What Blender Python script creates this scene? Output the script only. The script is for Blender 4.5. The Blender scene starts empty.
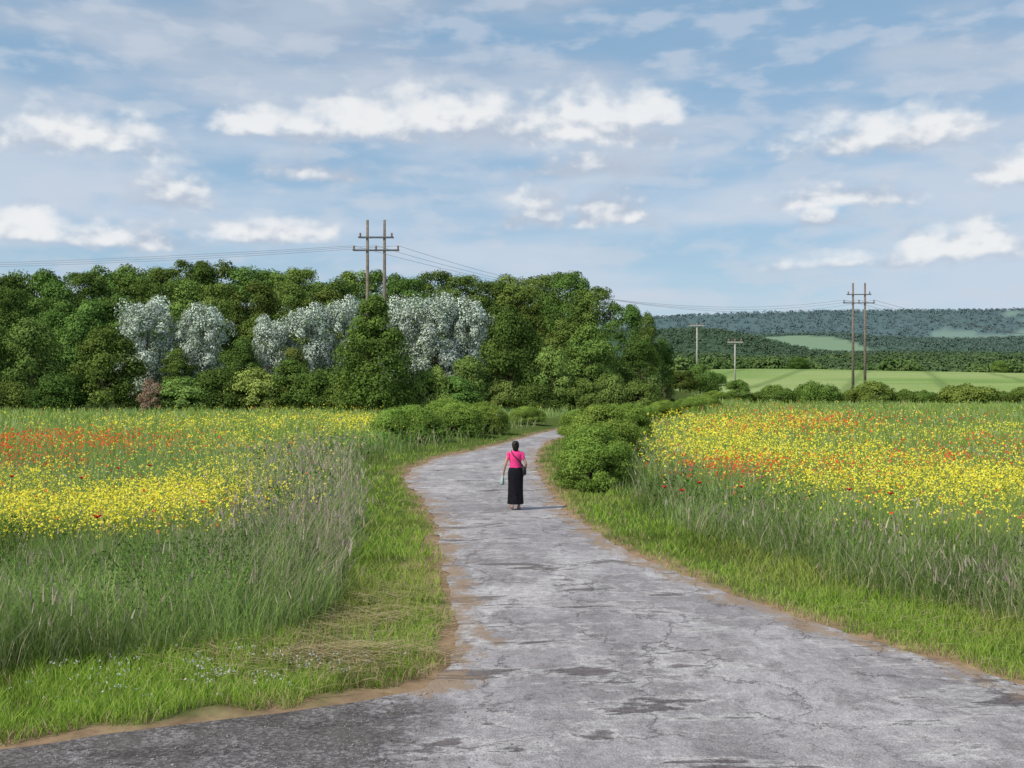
import bpy, bmesh, math, random
import numpy as np
from mathutils import Vector
rng = np.random.default_rng(7); random.seed(7)
PI = math.pi
F = 1100.0; H0 = 3.04; HOR = 385.0; K = F*H0
C = bpy.context.scene.collection
sc = bpy.context.scene
sc.view_settings.view_transform = 'Standard'; sc.view_settings.look = 'None'; sc.view_settings.exposure = 0

# ---------------------------------------------------------------- helpers
def link(o, parent=None):
    C.objects.link(o)
    if parent: o.parent = parent
    return o
def tag(o, label=None, cat=None, group=None, kind=None):
    if label: o['label'] = label
    if cat: o['category'] = cat
    if group: o['group'] = group
    if kind: o['kind'] = kind
    return o
def empty(name, loc=(0,0,0), rz=0):
    o = bpy.data.objects.new(name, None); o.location = loc; o.rotation_euler = (0,0,rz); o.empty_display_size = .2
    return link(o)
def npmesh(name, V, faces_flat, starts, col=None):
    me = bpy.data.meshes.new(name)
    me.vertices.add(len(V)); me.vertices.foreach_set('co', np.ascontiguousarray(V, dtype=np.float32).ravel())
    me.loops.add(len(faces_flat)); me.loops.foreach_set('vertex_index', np.asarray(faces_flat, dtype=np.int32))
    me.polygons.add(len(starts)); me.polygons.foreach_set('loop_start', np.asarray(starts, dtype=np.int32))
    me.update(calc_edges=True)
    if col is not None:
        a = me.color_attributes.new('Col', 'FLOAT_COLOR', 'POINT')
        c = np.ones((len(V),4), dtype=np.float32); c[:,:3] = col
        a.data.foreach_set('color', c.ravel())
    return me
def mobj(name, me, mat, parent=None, smooth=False):
    o = bpy.data.objects.new(name, me)
    me.materials.append(mat)
    if smooth: me.polygons.foreach_set('use_smooth', np.ones(len(me.polygons), dtype=bool))
    return link(o, parent)
TAB = rng.random((256,256))
def vn(x, y):
    xi = np.floor(x).astype(int); yi = np.floor(y).astype(int)
    fx = x-xi; fy = y-yi; fx = fx*fx*(3-2*fx); fy = fy*fy*(3-2*fy)
    a = TAB[xi&255, yi&255]; b = TAB[(xi+1)&255, yi&255]; c = TAB[xi&255, (yi+1)&255]; d = TAB[(xi+1)&255, (yi+1)&255]
    return (a*(1-fx)+b*fx)*(1-fy)+(c*(1-fx)+d*fx)*fy
def fbm(x, y, o=4):
    x = np.asarray(x, float); y = np.asarray(y, float); s = 0; a = .5; t = 0
    for i in range(o):
        s = s+a*vn(x+17.3*i, y+9.1*i); t += a; x = x*2.03; y = y*2.03; a *= .5
    return s/t
def ss(a, b, x):
    t = np.clip((x-a)/(b-a), 0, 1); return t*t*(3-2*t)

# ---------------------------------------------------------------- road outline (world, from measured edges)
RE = [(690,430,1035),(670,452,962),(640,459,865),(620,457,800),(600,452,742),(580,449,690),(560,446,642),(540,441,602),(520,436,573),(500,426,553),(490,414,546),(480,405,540),(470,411,536),(460,432,534),(450,478,537),(440,517,550)]
ys = [K/(p[0]-HOR) for p in RE]; xl = [(p[1]-512)/F*y for p,y in zip(RE,ys)]; xr = [(p[2]-512)/F*y for p,y in zip(RE,ys)]
ys = [-30,3,7.6,8.3,9.0,9.5,10.0,10.5]+ys+[68,76,90,110,140,190]
xl = [-40,-30,-13,-7.5,-4.3,-3.6,-2.5,-1.35]+xl+[1.5,3.4,6.5,10,16,24]
xr = [20,12,7.4,6.9,6.4,6.1,5.8,5.5]+xr+[4.1,6.4,9.8,13.4,19.5,27.5]
ys = np.array(ys); xl = np.array(xl); xr = np.array(xr)
def smooth_interp(Y, a):
    v = 0
    for o,w in ((-.03,.25),(0,.5),(.03,.25)): v = v+w*np.interp(Y*(1+o), ys, a)
    return v
def XL(Y): return smooth_interp(Y, xl)+.30*(fbm(Y*2.1, Y*0+3.3, 5)-.5)*np.clip(Y/20,.8,1.5)
def XR(Y): return smooth_interp(Y, xr)+.30*(fbm(Y*2.1, Y*0+8.3, 5)-.5)*np.clip(Y/20,.8,1.5)
gx = np.arange(-40, 50, .3); gy = np.arange(2, 200, .3)
ye = 2*np.exp(np.linspace(0, math.log(100), 620))
ex = np.concatenate([XL(ye), XR(ye)]); ey = np.concatenate([ye, ye])
DF = np.zeros((len(gy), len(gx)), dtype=np.float32)
for i, y in enumerate(gy):
    m = np.abs(ey-y) < 16
    dx = gx[:,None]-ex[None,m]; dy = y-ey[None,m]
    d = np.sqrt((dx*dx+dy*dy).min(axis=1))
    ins = (gx > XL(np.array([y]))) & (gx < XR(np.array([y])))
    DF[i] = np.where(ins, -d, d)
def dist(X, Y):
    X = np.asarray(X, float); Y = np.asarray(Y, float)
    fx = np.clip((X-gx[0])/.3, 0, len(gx)-1.001); fy = np.clip((Y-gy[0])/.3, 0, len(gy)-1.001)
    i = fx.astype(int); j = fy.astype(int); u = fx-i; v = fy-j
    d = (DF[j,i]*(1-u)+DF[j,i+1]*u)*(1-v)+(DF[j+1,i]*(1-u)+DF[j+1,i+1]*u)*v
    return np.where(Y < 2, np.where((X<12)&(X>-30), -3, 3), np.where(Y > 195, 30, d))
def height(X, Y, d=None):
    X = np.asarray(X, float); Y = np.asarray(Y, float)
    if d is None: d = dist(X, Y)
    z = np.where(d < 0, -.05*ss(0, -.25, d)-.0, 0)
    z = z+ss(-.02,.5,d)*.05+ss(.8,4,d)*.14+(fbm(X*.8, Y*.8, 3)-.5)*.12*ss(.3,2,d)
    right = ss(0, 25, X-20-.02*Y)
    slope = np.clip((Y-185)/215, 0, 1)*8.2-np.clip((Y-400)/200, 0, 1)*7
    slope = slope+ss(190,390,Y)*ss(600,400,Y)*3.2*(fbm(X/110+5, Y/400, 2)-.5)
    z = z+slope*(.35+.65*right)
    z = z+ss(125,185,Y)*6*ss(30,0,X-.05*Y)*ss(500,250,Y)
    n1 = fbm(X/260+3, Y/260, 3); n2 = fbm(X/700+9, Y/500+2, 3); n3 = fbm(X/1500+1, Y/900+7, 3); n4 = fbm(X/900+4, Y/900+3, 3)
    z = z+(12+18*n1)*np.exp(-((Y-900)/200)**2)
    z = z+(34+30*n2+46*ss(560,300,X)+20*ss(200,0,X))*np.exp(-((Y-1900)/330)**2)
    z = z+(95+75*n4)*np.exp(-((Y-2900)/420)**2)
    z = z+(262+70*n3)*np.exp(-((Y-4700)/900)**2)*(.98+.06*ss(-500,3000,X))
    return z

# ---------------------------------------------------------------- flower patches
YB = [(300,427,100,9,.8),(345,423,45,6,.8),(200,424,90,6,.4),(50,528,95,24,.95),(150,492,130,16,.75),(30,497,60,12,.6),(250,460,90,10,.6),(150,512,110,14,.6),(180,438,90,7,.4),
      (690,438,48,20,1.3),(730,450,60,14,1.1),(760,424,75,8,.9),(800,460,70,7,.8),(900,486,120,9,1.0),(985,496,60,13,1.1),(690,468,45,8,.8),(960,434,80,6,.6),(850,443,70,6,.6),(950,463,70,6,.55)]
RB = [(45,457,80,9,1.0),(110,447,80,6,.9),(10,466,45,8,.9),(30,442,70,5,.7),(690,482,55,5,.9),(800,472,60,6,1.2),(870,481,70,6,1.1),(735,476,55,5,1.0),(880,420,90,5,.6),(790,430,60,7,.7),(740,412,60,5,.5),(980,450,60,6,.5),(320,458,40,6,.35),(940,468,60,4,.7)]
def patch(B, X, Y, base, seed):
    Yc = np.maximum(Y, 3); px = 512+F*X/Yc; py = HOR+(H0-.65)*F/Yc
    px = px+60*(fbm(X/6+seed,Y/9,3)-.5); py = py+8*(fbm(X/5,Y/11+seed,3)-.5)
    v = base+0*px
    for (a,b,sx,sy,w) in B: v = v+w*np.exp(-((px-a)/(sx*1.15))**2-((py-b)/(sy*1.15))**2)
    n = fbm(X/2.4+seed, Y/7+seed, 5)
    return np.clip(v*(.22+.9*ss(.34,.64,n)), 0, 1)

# ---------------------------------------------------------------- materials
def newmat(name):
    m = bpy.data.materials.new(name); m.use_nodes = True; nt = m.node_tree; nt.nodes.clear()
    out = nt.nodes.new('ShaderNodeOutputMaterial'); return m, nt, out
def N(nt, t, **kw):
    n = nt.nodes.new(t)
    for k,v in kw.items(): setattr(n, k, v)
    return n
def foliage(name, transl=.35, vary=.25):
    m, nt, out = newmat(name); L = nt.links.new
    at = N(nt,'ShaderNodeAttribute', attribute_name='Col'); src = at.outputs['Color']
    if vary:
        oi = N(nt,'ShaderNodeObjectInfo')
        mr = N(nt,'ShaderNodeMapRange'); mr.inputs[3].default_value = 1-vary; mr.inputs[4].default_value = 1+vary
        L(oi.outputs['Random'], mr.inputs[0])
        mh = N(nt,'ShaderNodeMapRange'); mh.inputs[3].default_value = .5-vary*.09; mh.inputs[4].default_value = .5+vary*.05
        w = N(nt,'ShaderNodeMath', operation='FRACT'); w2 = N(nt,'ShaderNodeMath', operation='MULTIPLY'); w2.inputs[1].default_value = 7.31
        L(oi.outputs['Random'], w2.inputs[0]); L(w2.outputs[0], w.inputs[0]); L(w.outputs[0], mh.inputs[0])
        hs = N(nt,'ShaderNodeHueSaturation'); L(at.outputs['Color'], hs.inputs['Color']); L(mr.outputs[0], hs.inputs['Value']); L(mh.outputs[0], hs.inputs['Hue']); src = hs.outputs[0]
    p = N(nt,'ShaderNodeBsdfDiffuse'); L(src, p.inputs[0]); last = p.outputs[0]
    if transl:
        t = N(nt,'ShaderNodeBsdfTranslucent'); L(src, t.inputs[0])
        ms = N(nt,'ShaderNodeMixShader'); ms.inputs[0].default_value = transl
        L(last, ms.inputs[1]); L(t.outputs[0], ms.inputs[2]); last = ms.outputs[0]
    L(last, out.inputs[0])
    return m
def solid(name, col, rough=.7, var=.25, scale=8, bump=0, spec=.3):
    m, nt, out = newmat(name); L = nt.links.new
    tc = N(nt,'ShaderNodeTexCoord'); n = N(nt,'ShaderNodeTexNoise'); n.inputs['Scale'].default_value = scale; n.inputs['Detail'].default_value = 4
    L(tc.outputs['Object'], n.inputs['Vector'])
    cr = N(nt,'ShaderNodeValToRGB'); cr.color_ramp.elements[0].position = .3; cr.color_ramp.elements[1].position = .7
    cr.color_ramp.elements[0].color = (*[c*(1-var) for c in col],1); cr.color_ramp.elements[1].color = (*[min(1,c*(1+var)) for c in col],1)
    L(n.outputs[0], cr.inputs[0])
    p = N(nt,'ShaderNodeBsdfPrincipled'); p.inputs['Roughness'].default_value = rough; p.inputs['Specular IOR Level'].default_value = spec
    L(cr.outputs[0], p.inputs['Base Color'])
    if bump:
        b = N(nt,'ShaderNodeBump'); b.inputs['Strength'].default_value = bump; L(n.outputs[0], b.inputs['Height']); L(b.outputs[0], p.inputs['Normal'])
    L(p.outputs[0], out.inputs[0]); return m

M = {}
M['grass'] = foliage('grass_blades', .35, 0)
M['leaf'] = foliage('tree_leaves', .12, .32)
M['leaf_near'] = foliage('hedge_leaves', .3, .12)
M['silver'] = foliage('silver_leaves', .1, .1)
M['petal'] = foliage('petals', .25, 0)
M['far'] = foliage('far_foliage', 0, 0)
M['bark'] = solid('bark', (.09,.07,.05), .9, .4, 5, .5)
M['pole'] = solid('weathered_pole', (.19,.155,.125), .85, .3, 3, .3)
M['palepole'] = solid('silvered_pole', (.42,.40,.37), .85, .2, 3, .3)
M['iron'] = solid('galvanised_iron', (.13,.13,.14), .5, .2, 8)
M['ceramic'] = solid('insulator_ceramic', (.25,.14,.10), .3, .2, 8)
M['wire'] = solid('wire_metal', (.16,.16,.17), .5, .1, 8)
M['skin'] = solid('skin', (.50,.30,.22), .55, .08, 12)
M['pink'] = solid('pink_cloth', (.85,.05,.24), .8, .12, 14, .15)
M['black'] = solid('black_cloth', (.010,.010,.014), .9, .3, 14, .2, .15)
M['hair'] = solid('dark_hair', (.015,.010,.008), .45, .4, 40, .5)
M['leather'] = solid('black_leather', (.02,.018,.018), .4, .2, 14)
M['pale'] = solid('pale_cloth', (.36,.48,.42), .8, .3, 16, .2)
M['sandal'] = solid('sandal', (.55,.25,.2), .6, .1, 14)
M['eye'] = solid('eye', (.5,.5,.5), .2, .3, 60)
M['lip'] = solid('lip', (.4,.1,.1), .5, .1, 12)

def ground_mat():
    m, nt, out = newmat('ground'); L = nt.links.new
    at = N(nt,'ShaderNodeAttribute', attribute_name='Col')
    tc = N(nt,'ShaderNodeTexCoord')
    n = N(nt,'ShaderNodeTexNoise'); n.inputs['Scale'].default_value = 2.5; n.inputs['Detail'].default_value = 6; n.inputs['Roughness'].default_value = .7
    L(tc.outputs['Object'], n.inputs['Vector'])
    mr = N(nt,'ShaderNodeMapRange'); mr.inputs[1].default_value = .3; mr.inputs[2].default_value = .7; mr.inputs[3].default_value = .6; mr.inputs[4].default_value = 1.4
    L(n.outputs[0], mr.inputs[0])
    mx = N(nt,'ShaderNodeVectorMath', operation='SCALE'); L(at.outputs['Color'], mx.inputs[0]); L(mr.outputs[0], mx.inputs['Scale'])
    p = N(nt,'ShaderNodeBsdfDiffuse'); L(mx.outputs[0], p.inputs[0])
    b = N(nt,'ShaderNodeBump'); b.inputs['Strength'].default_value = .6; b.inputs['Distance'].default_value = .05; L(n.outputs[0], b.inputs['Height']); L(b.outputs[0], p.inputs['Normal'])
    L(p.outputs[0], out.inputs[0]); return m

# ---------------------------------------------------------------- ground sheet
nu, nv = 420, 470
s = np.linspace(-1, 1, nu); u = np.sign(s)*np.abs(s)**1.7
Yr = np.concatenate([np.linspace(-30, 5.5, 30), 6*np.exp(np.linspace(0, math.log(9000/6), nv-30))])
YY, UU = np.meshgrid(Yr, u, indexing='ij'); XX = UU*(34+.85*np.maximum(YY,0))
D = dist(XX, YY); ZZ = height(XX, YY, D)
def mixc(a, b, t): return a*(1-t[...,None])+b*t[...,None]
def field_col(X, Y):
    base = np.zeros(X.shape+(3,)); g = fbm(X/2.5, Y/6, 4); g2 = fbm(X/14+4, Y/14, 3)
    base[:] = (.15,.23,.055); base = mixc(base, np.array([.23,.30,.08]), ss(.3,.7,g)); base = mixc(base, np.array([.14,.23,.08]), ss(.5,.75,g2)*.7)
    y = patch(YB, X, Y, .08, 0); r = patch(RB, X, Y, .02, 30)
    base = mixc(base, np.array([.58,.50,.05]), y*.5); base = mixc(base, np.array([.42,.11,.05]), r*.35)
    return base
Xf, Yf, Df = XX.ravel(), YY.ravel(), D.ravel()
col = np.zeros((len(Xf),3)); col[:] = (.08,.11,.03)
nz = fbm(Xf*1.7, Yf*1.7, 4)
soil = np.array([.27,.185,.115])
col = mixc(col, soil, ss(.72,.12,Df+(nz-.5)*1.2))
col = mixc(col, field_col(Xf, Yf), ss(3.2,5.5,Df+(nz-.5)*2)*ss(14,26,Yf))
far = ss(183,188,Yf)
cer = np.zeros_like(col); cer[:] = (.24,.325,.11); cer = mixc(cer, np.array([.18,.27,.085]), ss(.35,.7,fbm(Xf/30,Yf/12,3))); cer = mixc(cer, np.array([.32,.37,.16]), ss(.4,.7,fbm(Xf/60+9,Yf/20,3))*.6)
tr = np.abs(((Xf-.35*Yf)/22.0) % 1-.5); tr2 = ss(.085,.04,tr)
cer = mixc(cer, np.array([.12,.18,.06]), tr2*.6)
col = mixc(col, cer, far)
fl = ss(395,420,Yf)
wood = np.zeros_like(col); wood[:] = (.06,.10,.045)
pn = fbm(Xf/120+7, Yf/160+3, 2)
wood = mixc(wood, np.array([.19,.26,.10]), ss(.58,.61,pn))
col = mixc(col, wood, fl)
h2 = ss(1200,1400,Yf); pn2 = fbm(Xf/170+2, Yf/260, 2)  # hill colours below have aerial haze painted in, bluer ridge by ridge
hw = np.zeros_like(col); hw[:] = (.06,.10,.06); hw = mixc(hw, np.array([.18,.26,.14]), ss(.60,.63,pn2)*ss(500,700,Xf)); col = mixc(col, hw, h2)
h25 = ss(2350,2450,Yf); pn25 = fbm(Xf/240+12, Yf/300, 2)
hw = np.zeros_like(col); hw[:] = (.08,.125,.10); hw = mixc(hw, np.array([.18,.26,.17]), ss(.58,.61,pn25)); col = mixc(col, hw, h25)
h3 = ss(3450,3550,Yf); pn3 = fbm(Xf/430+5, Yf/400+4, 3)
hw = np.zeros_like(col); hw[:] = (.095,.145,.15); hw = mixc(hw, np.array([.17,.245,.21]), ss(.60,.64,pn3)); col = mixc(col, hw, h3)  # farthest ridge: strongest haze tint mixed into the colour
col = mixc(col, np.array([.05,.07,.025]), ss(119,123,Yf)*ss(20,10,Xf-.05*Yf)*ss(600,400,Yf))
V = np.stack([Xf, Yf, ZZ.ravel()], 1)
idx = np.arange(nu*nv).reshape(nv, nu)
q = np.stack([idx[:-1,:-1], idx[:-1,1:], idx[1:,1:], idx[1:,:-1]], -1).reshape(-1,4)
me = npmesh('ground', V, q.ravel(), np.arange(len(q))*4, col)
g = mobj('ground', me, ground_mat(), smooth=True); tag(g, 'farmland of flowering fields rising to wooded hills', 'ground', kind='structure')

# ---------------------------------------------------------------- road
def road_mat():
    m, nt, out = newmat('old_asphalt'); L = nt.links.new
    tc = N(nt,'ShaderNodeTexCoord'); at = N(nt,'ShaderNodeAttribute', attribute_name='Col')
    sep = N(nt,'ShaderNodeSeparateColor'); L(at.outputs['Color'], sep.inputs[0])   # R edge, G apron
    mp = N(nt,'ShaderNodeMapping'); mp.inputs['Scale'].default_value = (1,.6,1); L(tc.outputs['Object'], mp.inputs[0])
    def noise(sc_, det=6, ro=.6, src=None, dist_=0):
        n = N(nt,'ShaderNodeTexNoise'); n.inputs['Scale'].default_value = sc_; n.inputs['Detail'].default_value = det; n.inputs['Roughness'].default_value = ro; n.inputs['Distortion'].default_value = dist_
        L((src or tc).outputs['Object' if src is None else 0], n.inputs['Vector']); return n
    def mr(x, a, b, c, d, sm=True):
        n = N(nt,'ShaderNodeMapRange'); n.interpolation_type = 'SMOOTHSTEP' if sm else 'LINEAR'
        for i,v in zip((1,2,3,4),(a,b,c,d)): n.inputs[i].default_value = v
        L(x, n.inputs[0]); return n.outputs[0]
    def mix(f, a, b, bt='MIX'):
        n = N(nt,'ShaderNodeMix', data_type='RGBA', blend_type=bt)
        if isinstance(f, float): n.inputs[0].default_value = f
        else: L(f, n.inputs[0])
        for s_, v in ((6,a),(7,b)):
            if isinstance(v, tuple): n.inputs[s_].default_value = (*v,1)
            else: L(v, n.inputs[s_])
        return n.outputs[2]
    def mul(a, b):
        n = N(nt,'ShaderNodeMath', operation='MULTIPLY'); L(a, n.inputs[0])
        if isinstance(b, float): n.inputs[1].default_value = b
        else: L(b, n.inputs[1])
        return n.outputs[0]
    big = noise(.5, 4, .6, mp, .4); mid = noise(2.0, 8, .74, mp, .3); fine = noise(60, 2, .7); med = noise(11, 5, .75)
    c = mix(mr(big.outputs[0], .40, .60, 0, 1), (.32,.295,.30), (.44,.41,.415))
    c = mix(mr(mid.outputs[0], .5, .64, 0, .6), c, (.24,.22,.22))
    c = mix(mr(mid.outputs[0], .46, .34, 0, .8), c, (.56,.53,.53))
    pv = N(nt,'ShaderNodeTexVoronoi'); pv.inputs['Scale'].default_value = .5
    wp0 = N(nt,'ShaderNodeVectorMath', operation='ADD'); wq = noise(1.6, 5, .7); wqs = N(nt,'ShaderNodeVectorMath', operation='SCALE'); wqs.inputs['Scale'].default_value = 1.1
    L(wq.outputs['Color'], wqs.inputs[0]); L(tc.outputs['Object'], wp0.inputs[0]); L(wqs.outputs[0], wp0.inputs[1]); L(wp0.outputs[0], pv.inputs['Vector'])
    psp = N(nt,'ShaderNodeSeparateColor'); L(pv.outputs['Color'], psp.inputs[0])
    c = mix(mr(psp.outputs[0], .0, 1.0, 0, 1, False), c, mix(1.0, c, (.74,.73,.74), 'MULTIPLY'))
    c = mix(mr(psp.outputs[1], .78, .79, 0, .5), c, (.25,.23,.235))
    mp2 = N(nt,'ShaderNodeMapping'); mp2.inputs['Scale'].default_value = (1.6,.18,1); L(tc.outputs['Object'], mp2.inputs[0])
    strk = noise(1.0, 6, .65, mp2, .5); c = mix(mr(strk.outputs[0], .52,.70,0,.4), c, (.55,.52,.52)); c = mix(mr(strk.outputs[0], .45,.30,0,.3), c, (.23,.21,.21))
    mp3 = N(nt,'ShaderNodeMapping'); mp3.inputs['Scale'].default_value = (.55,1.5,1); L(tc.outputs['Object'], mp3.inputs[0])
    holes = noise(.9, 9, .68, mp3, .3)
    hmask = mr(holes.outputs[0], .565, .645, 0, .82); c = mix(hmask, c, (.13,.105,.10))
    rim = mul(mr(holes.outputs[0], .52, .565, 0, .5), mr(holes.outputs[0], .60,.565,0,1)); c = mix(rim, c, (.58,.55,.53))
    warp = N(nt,'ShaderNodeVectorMath', operation='ADD'); wn = noise(2.4, 6, .7); wsc = N(nt,'ShaderNodeVectorMath', operation='SCALE'); wsc.inputs['Scale'].default_value = .7
    L(wn.outputs['Color'], wsc.inputs[0]); L(tc.outputs['Object'], warp.inputs[0]); L(wsc.outputs[0], warp.inputs[1])
    vo = N(nt,'ShaderNodeTexVoronoi'); vo.feature = 'DISTANCE_TO_EDGE'; vo.inputs['Scale'].default_value = .9; L(warp.outputs[0], vo.inputs['Vector'])
    vo2 = N(nt,'ShaderNodeTexVoronoi'); vo2.feature = 'DISTANCE_TO_EDGE'; vo2.inputs['Scale'].default_value = 4.6; L(warp.outputs[0], vo2.inputs['Vector'])
    ck = mul(mr(vo.outputs['Distance'], .015, .003, 0, .65), mr(strk.outputs[0], .41, .56, 0, 1))
    ck2 = mul(mr(vo2.outputs['Distance'], .045, .008, 0, .65), mr(mid.outputs[0], .50, .60, 0, 1))
    c = mix(ck, c, (.12,.10,.095)); c = mix(ck2, c, (.14,.12,.115))
    c = mix(1.0, c, mix(mr(fine.outputs[0], .3, .7, 0, 1), (.70,.70,.70), (1.28,1.28,1.28)), 'MULTIPLY')
    c = mix(1.0, c, mix(mr(med.outputs[0], .3, .7, 0, 1), (.80,.80,.80), (1.17,1.17,1.17)), 'MULTIPLY')
    ed = N(nt,'ShaderNodeMath', operation='ADD'); L(sep.outputs[0], ed.inputs[0]); L(mr(mid.outputs[0], .3,.7,-.5,.5), ed.inputs[1])
    c = mix(mr(ed.outputs[0], .6, 1.15, 0, .85), c, (.31,.215,.14))
    st = N(nt,'ShaderNodeTexVoronoi'); st.inputs['Scale'].default_value = 34; L(tc.outputs['Object'], st.inputs['Vector'])
    ssp = N(nt,'ShaderNodeSeparateColor'); L(st.outputs['Color'], ssp.inputs[0])
    gc = mix(mr(ssp.outputs[0], .4, 1.0, 0, 1, False), (.075,.065,.064), (.25,.225,.22))
    gc = mix(mr(mid.outputs[0], .42,.6,0,.6), gc, (.09,.076,.07))
    ap = N(nt,'ShaderNodeMath', operation='ADD'); L(sep.outputs[1], ap.inputs[0]); L(mr(mid.outputs[0], .3,.7,-.3,.3), ap.inputs[1])
    ap2 = N(nt,'ShaderNodeMath', operation='ADD'); L(ap.outputs[0], ap2.inputs[0]); L(mr(med.outputs[0], .3,.7,-.3,.3), ap2.inputs[1])
    c = mix(mr(ap2.outputs[0], .3, .9, 0, .95), c, gc)
    p = N(nt,'ShaderNodeBsdfPrincipled'); p.inputs['Roughness'].default_value = .8; p.inputs['Specular IOR Level'].default_value = .3
    L(c, p.inputs['Base Color'])
    hsum = N(nt,'ShaderNodeMath', operation='SUBTRACT'); L(mul(fine.outputs[0], .3), hsum.inputs[0]); L(mul(hmask, .9), hsum.inputs[1])
    h2_ = N(nt,'ShaderNodeMath', operation='SUBTRACT'); L(hsum.outputs[0], h2_.inputs[0]); L(mul(ck,.5), h2_.inputs[1])
    h3_ = N(nt,'ShaderNodeMath', operation='ADD'); L(h2_.outputs[0], h3_.inputs[0]); L(mul(mid.outputs[0], 1.4), h3_.inputs[1])
    b = N(nt,'ShaderNodeBump'); b.inputs['Strength'].default_value = .9; b.inputs['Distance'].default_value = .04; L(h3_.outputs[0], b.inputs['Height']); L(b.outputs[0], p.inputs['Normal'])
    L(p.outputs[0], out.inputs[0]); return m
yr = np.concatenate([np.linspace(-30,6,20), 6.15*np.exp(np.linspace(0, math.log(185/6.15), 420))]); nc = 49
tt = np.linspace(0, 1, nc)
YR, TT = np.meshgrid(yr, tt, indexing='ij')
L_, R_ = XL(yr)-.04, XR(yr)+.04
XRr = L_[:,None]*(1-TT)+R_[:,None]*TT
def road_z(X, Y):
    dd = -dist(X, Y)
    return .012+.03*(fbm(X*1.2, Y*.8, 4)-.5)*ss(.1,.6,dd)+.03*ss(0,1.5,dd)
dd = -dist(XRr, YR); ZR = road_z(XRr, YR)
edge = ss(.95, .0, dd)
lim = np.interp(YR, [0,8.7,9.3,10,10.6,11.6], [-1.0,-.7,-.75,-.8,-.9,-3])
apr = ss(.6,-.6,XRr-lim)*ss(11.4,10.6,YR)
cc = np.stack([edge*(1-.6*apr), apr, 0*edge], -1).reshape(-1,3)
Vr = np.stack([XRr, YR, ZR], -1).reshape(-1,3)
idx = np.arange(len(yr)*nc).reshape(len(yr), nc)
q = np.stack([idx[:-1,:-1], idx[:-1,1:], idx[1:,1:], idx[1:,:-1]], -1).reshape(-1,4)
rd = mobj('road', npmesh('road', Vr, q.ravel(), np.arange(len(q))*4, cc), road_mat(), smooth=True)
tag(rd, 'worn grey country lane winding between the fields', 'road', kind='structure')
def cvar(n, c0, c1, v=.2):
    t = rng.random(n)[:,None]; c = np.array(c0)*(1-t)+np.array(c1)*t
    return c*rng.uniform(1-v, 1+v, n)[:,None]
X = np.concatenate([rng.uniform(-6,.2,4500), rng.uniform(-3,7,9000)]); Y = np.concatenate([rng.uniform(8,10.9,4500), rng.uniform(8,30,9000)])
d = dist(X,Y); k = (d < 0)&(((np.arange(len(X)) < 4500)&(rng.random(len(X)) < ss(.3,-1.5,X)))|((np.arange(len(X)) >= 4500)&(d > -.4)&(rng.random(len(X)) < .8))); X, Y = X[k], Y[k]; n = len(X)
sz = rng.uniform(.004,.011,n)*(1+(rng.random(n)<.05)*.9); P = np.stack([X,Y,road_z(X,Y)+sz*.2],1)
octa = np.array([(1,0,0),(0,1,0),(-1,0,0),(0,-1,0),(0,0,.6),(0,0,-.7)], float)
V = P[:,None,:]+octa[None]*sz[:,None,None]*rng.uniform(.6,1.3,(n,6,1)); fo = np.array([(0,1,4),(1,2,4),(2,3,4),(3,0,4),(1,0,5),(2,1,5),(3,2,5),(0,3,5)]).ravel()
me = npmesh('gravel', V.reshape(-1,3), ((np.arange(n)*6)[:,None]+fo).ravel(), np.arange(n*8)*3, np.repeat(cvar(n,(.12,.105,.10),(.34,.31,.29),.2),6,0))
tag(mobj('gravel', me, M['far']), 'loose stones on the side entrance and lane edges', 'gravel', kind='stuff')

# ---------------------------------------------------------------- blade and leaf fields
def blades(name, P, Hh, W, colr, lean=.3, droop=.0, mat=None, parent=None, base_dark=.8, mid=.5, leanvec=None, midw=.8, ret=False):
    n = len(P); a = rng.random(n)*2*PI; la = rng.random(n)*2*PI
    wv = np.stack([np.cos(a), np.sin(a)*.6, 0*a], 1)*(W/2)[:,None]
    lv = np.stack([np.cos(la), np.sin(la), 0*la], 1)*(lean*Hh*rng.random(n)**.7)[:,None]
    if leanvec is not None: lv = lv+np.array(leanvec)*Hh[:,None]
    up = np.stack([0*a, 0*a, Hh], 1)
    m_ = P+up*mid+lv*.35; t_ = P+up*(1-droop*rng.random(n)[:,None])+lv
    V = np.stack([P-wv, P+wv, m_-wv*midw, m_+wv*midw, t_], 1).reshape(-1,3)
    b = (np.arange(n)*5)[:,None]
    fl = (b+np.array([0,1,3,2, 2,3,4])).ravel()
    stt = ((np.arange(n)*7)[:,None]+np.array([0,4])).ravel()
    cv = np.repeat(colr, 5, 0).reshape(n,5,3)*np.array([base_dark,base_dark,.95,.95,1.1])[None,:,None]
    me = npmesh(name, V, fl, stt, cv.reshape(-1,3))
    o = mobj(name, me, mat or M['grass'], parent)
    return (o, t_, lv) if ret else o
def quad_arrays(P, S, Nrm=None, bias=0., asp=.65, zs=1.):
    n = len(P)
    r = rng.normal(size=(n,3)); r /= np.linalg.norm(r,axis=1)[:,None]
    if Nrm is not None:
        r = r+Nrm*bias; r /= np.linalg.norm(r,axis=1)[:,None]+1e-9
    t = np.cross(r, rng.normal(size=(n,3))); t /= np.linalg.norm(t,axis=1)[:,None]+1e-9
    b = np.cross(r, t)
    t = t*(S/2)[:,None]; b = b*(S/2*asp)[:,None]
    bend = r*(S*.12)[:,None]
    k = np.array([1,1,1/zs])
    return np.stack([P+(-t-bend)*k, P+(-b+bend)*k, P+(t-bend)*k, P+(b+bend)*k], 1).reshape(-1,3)
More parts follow.
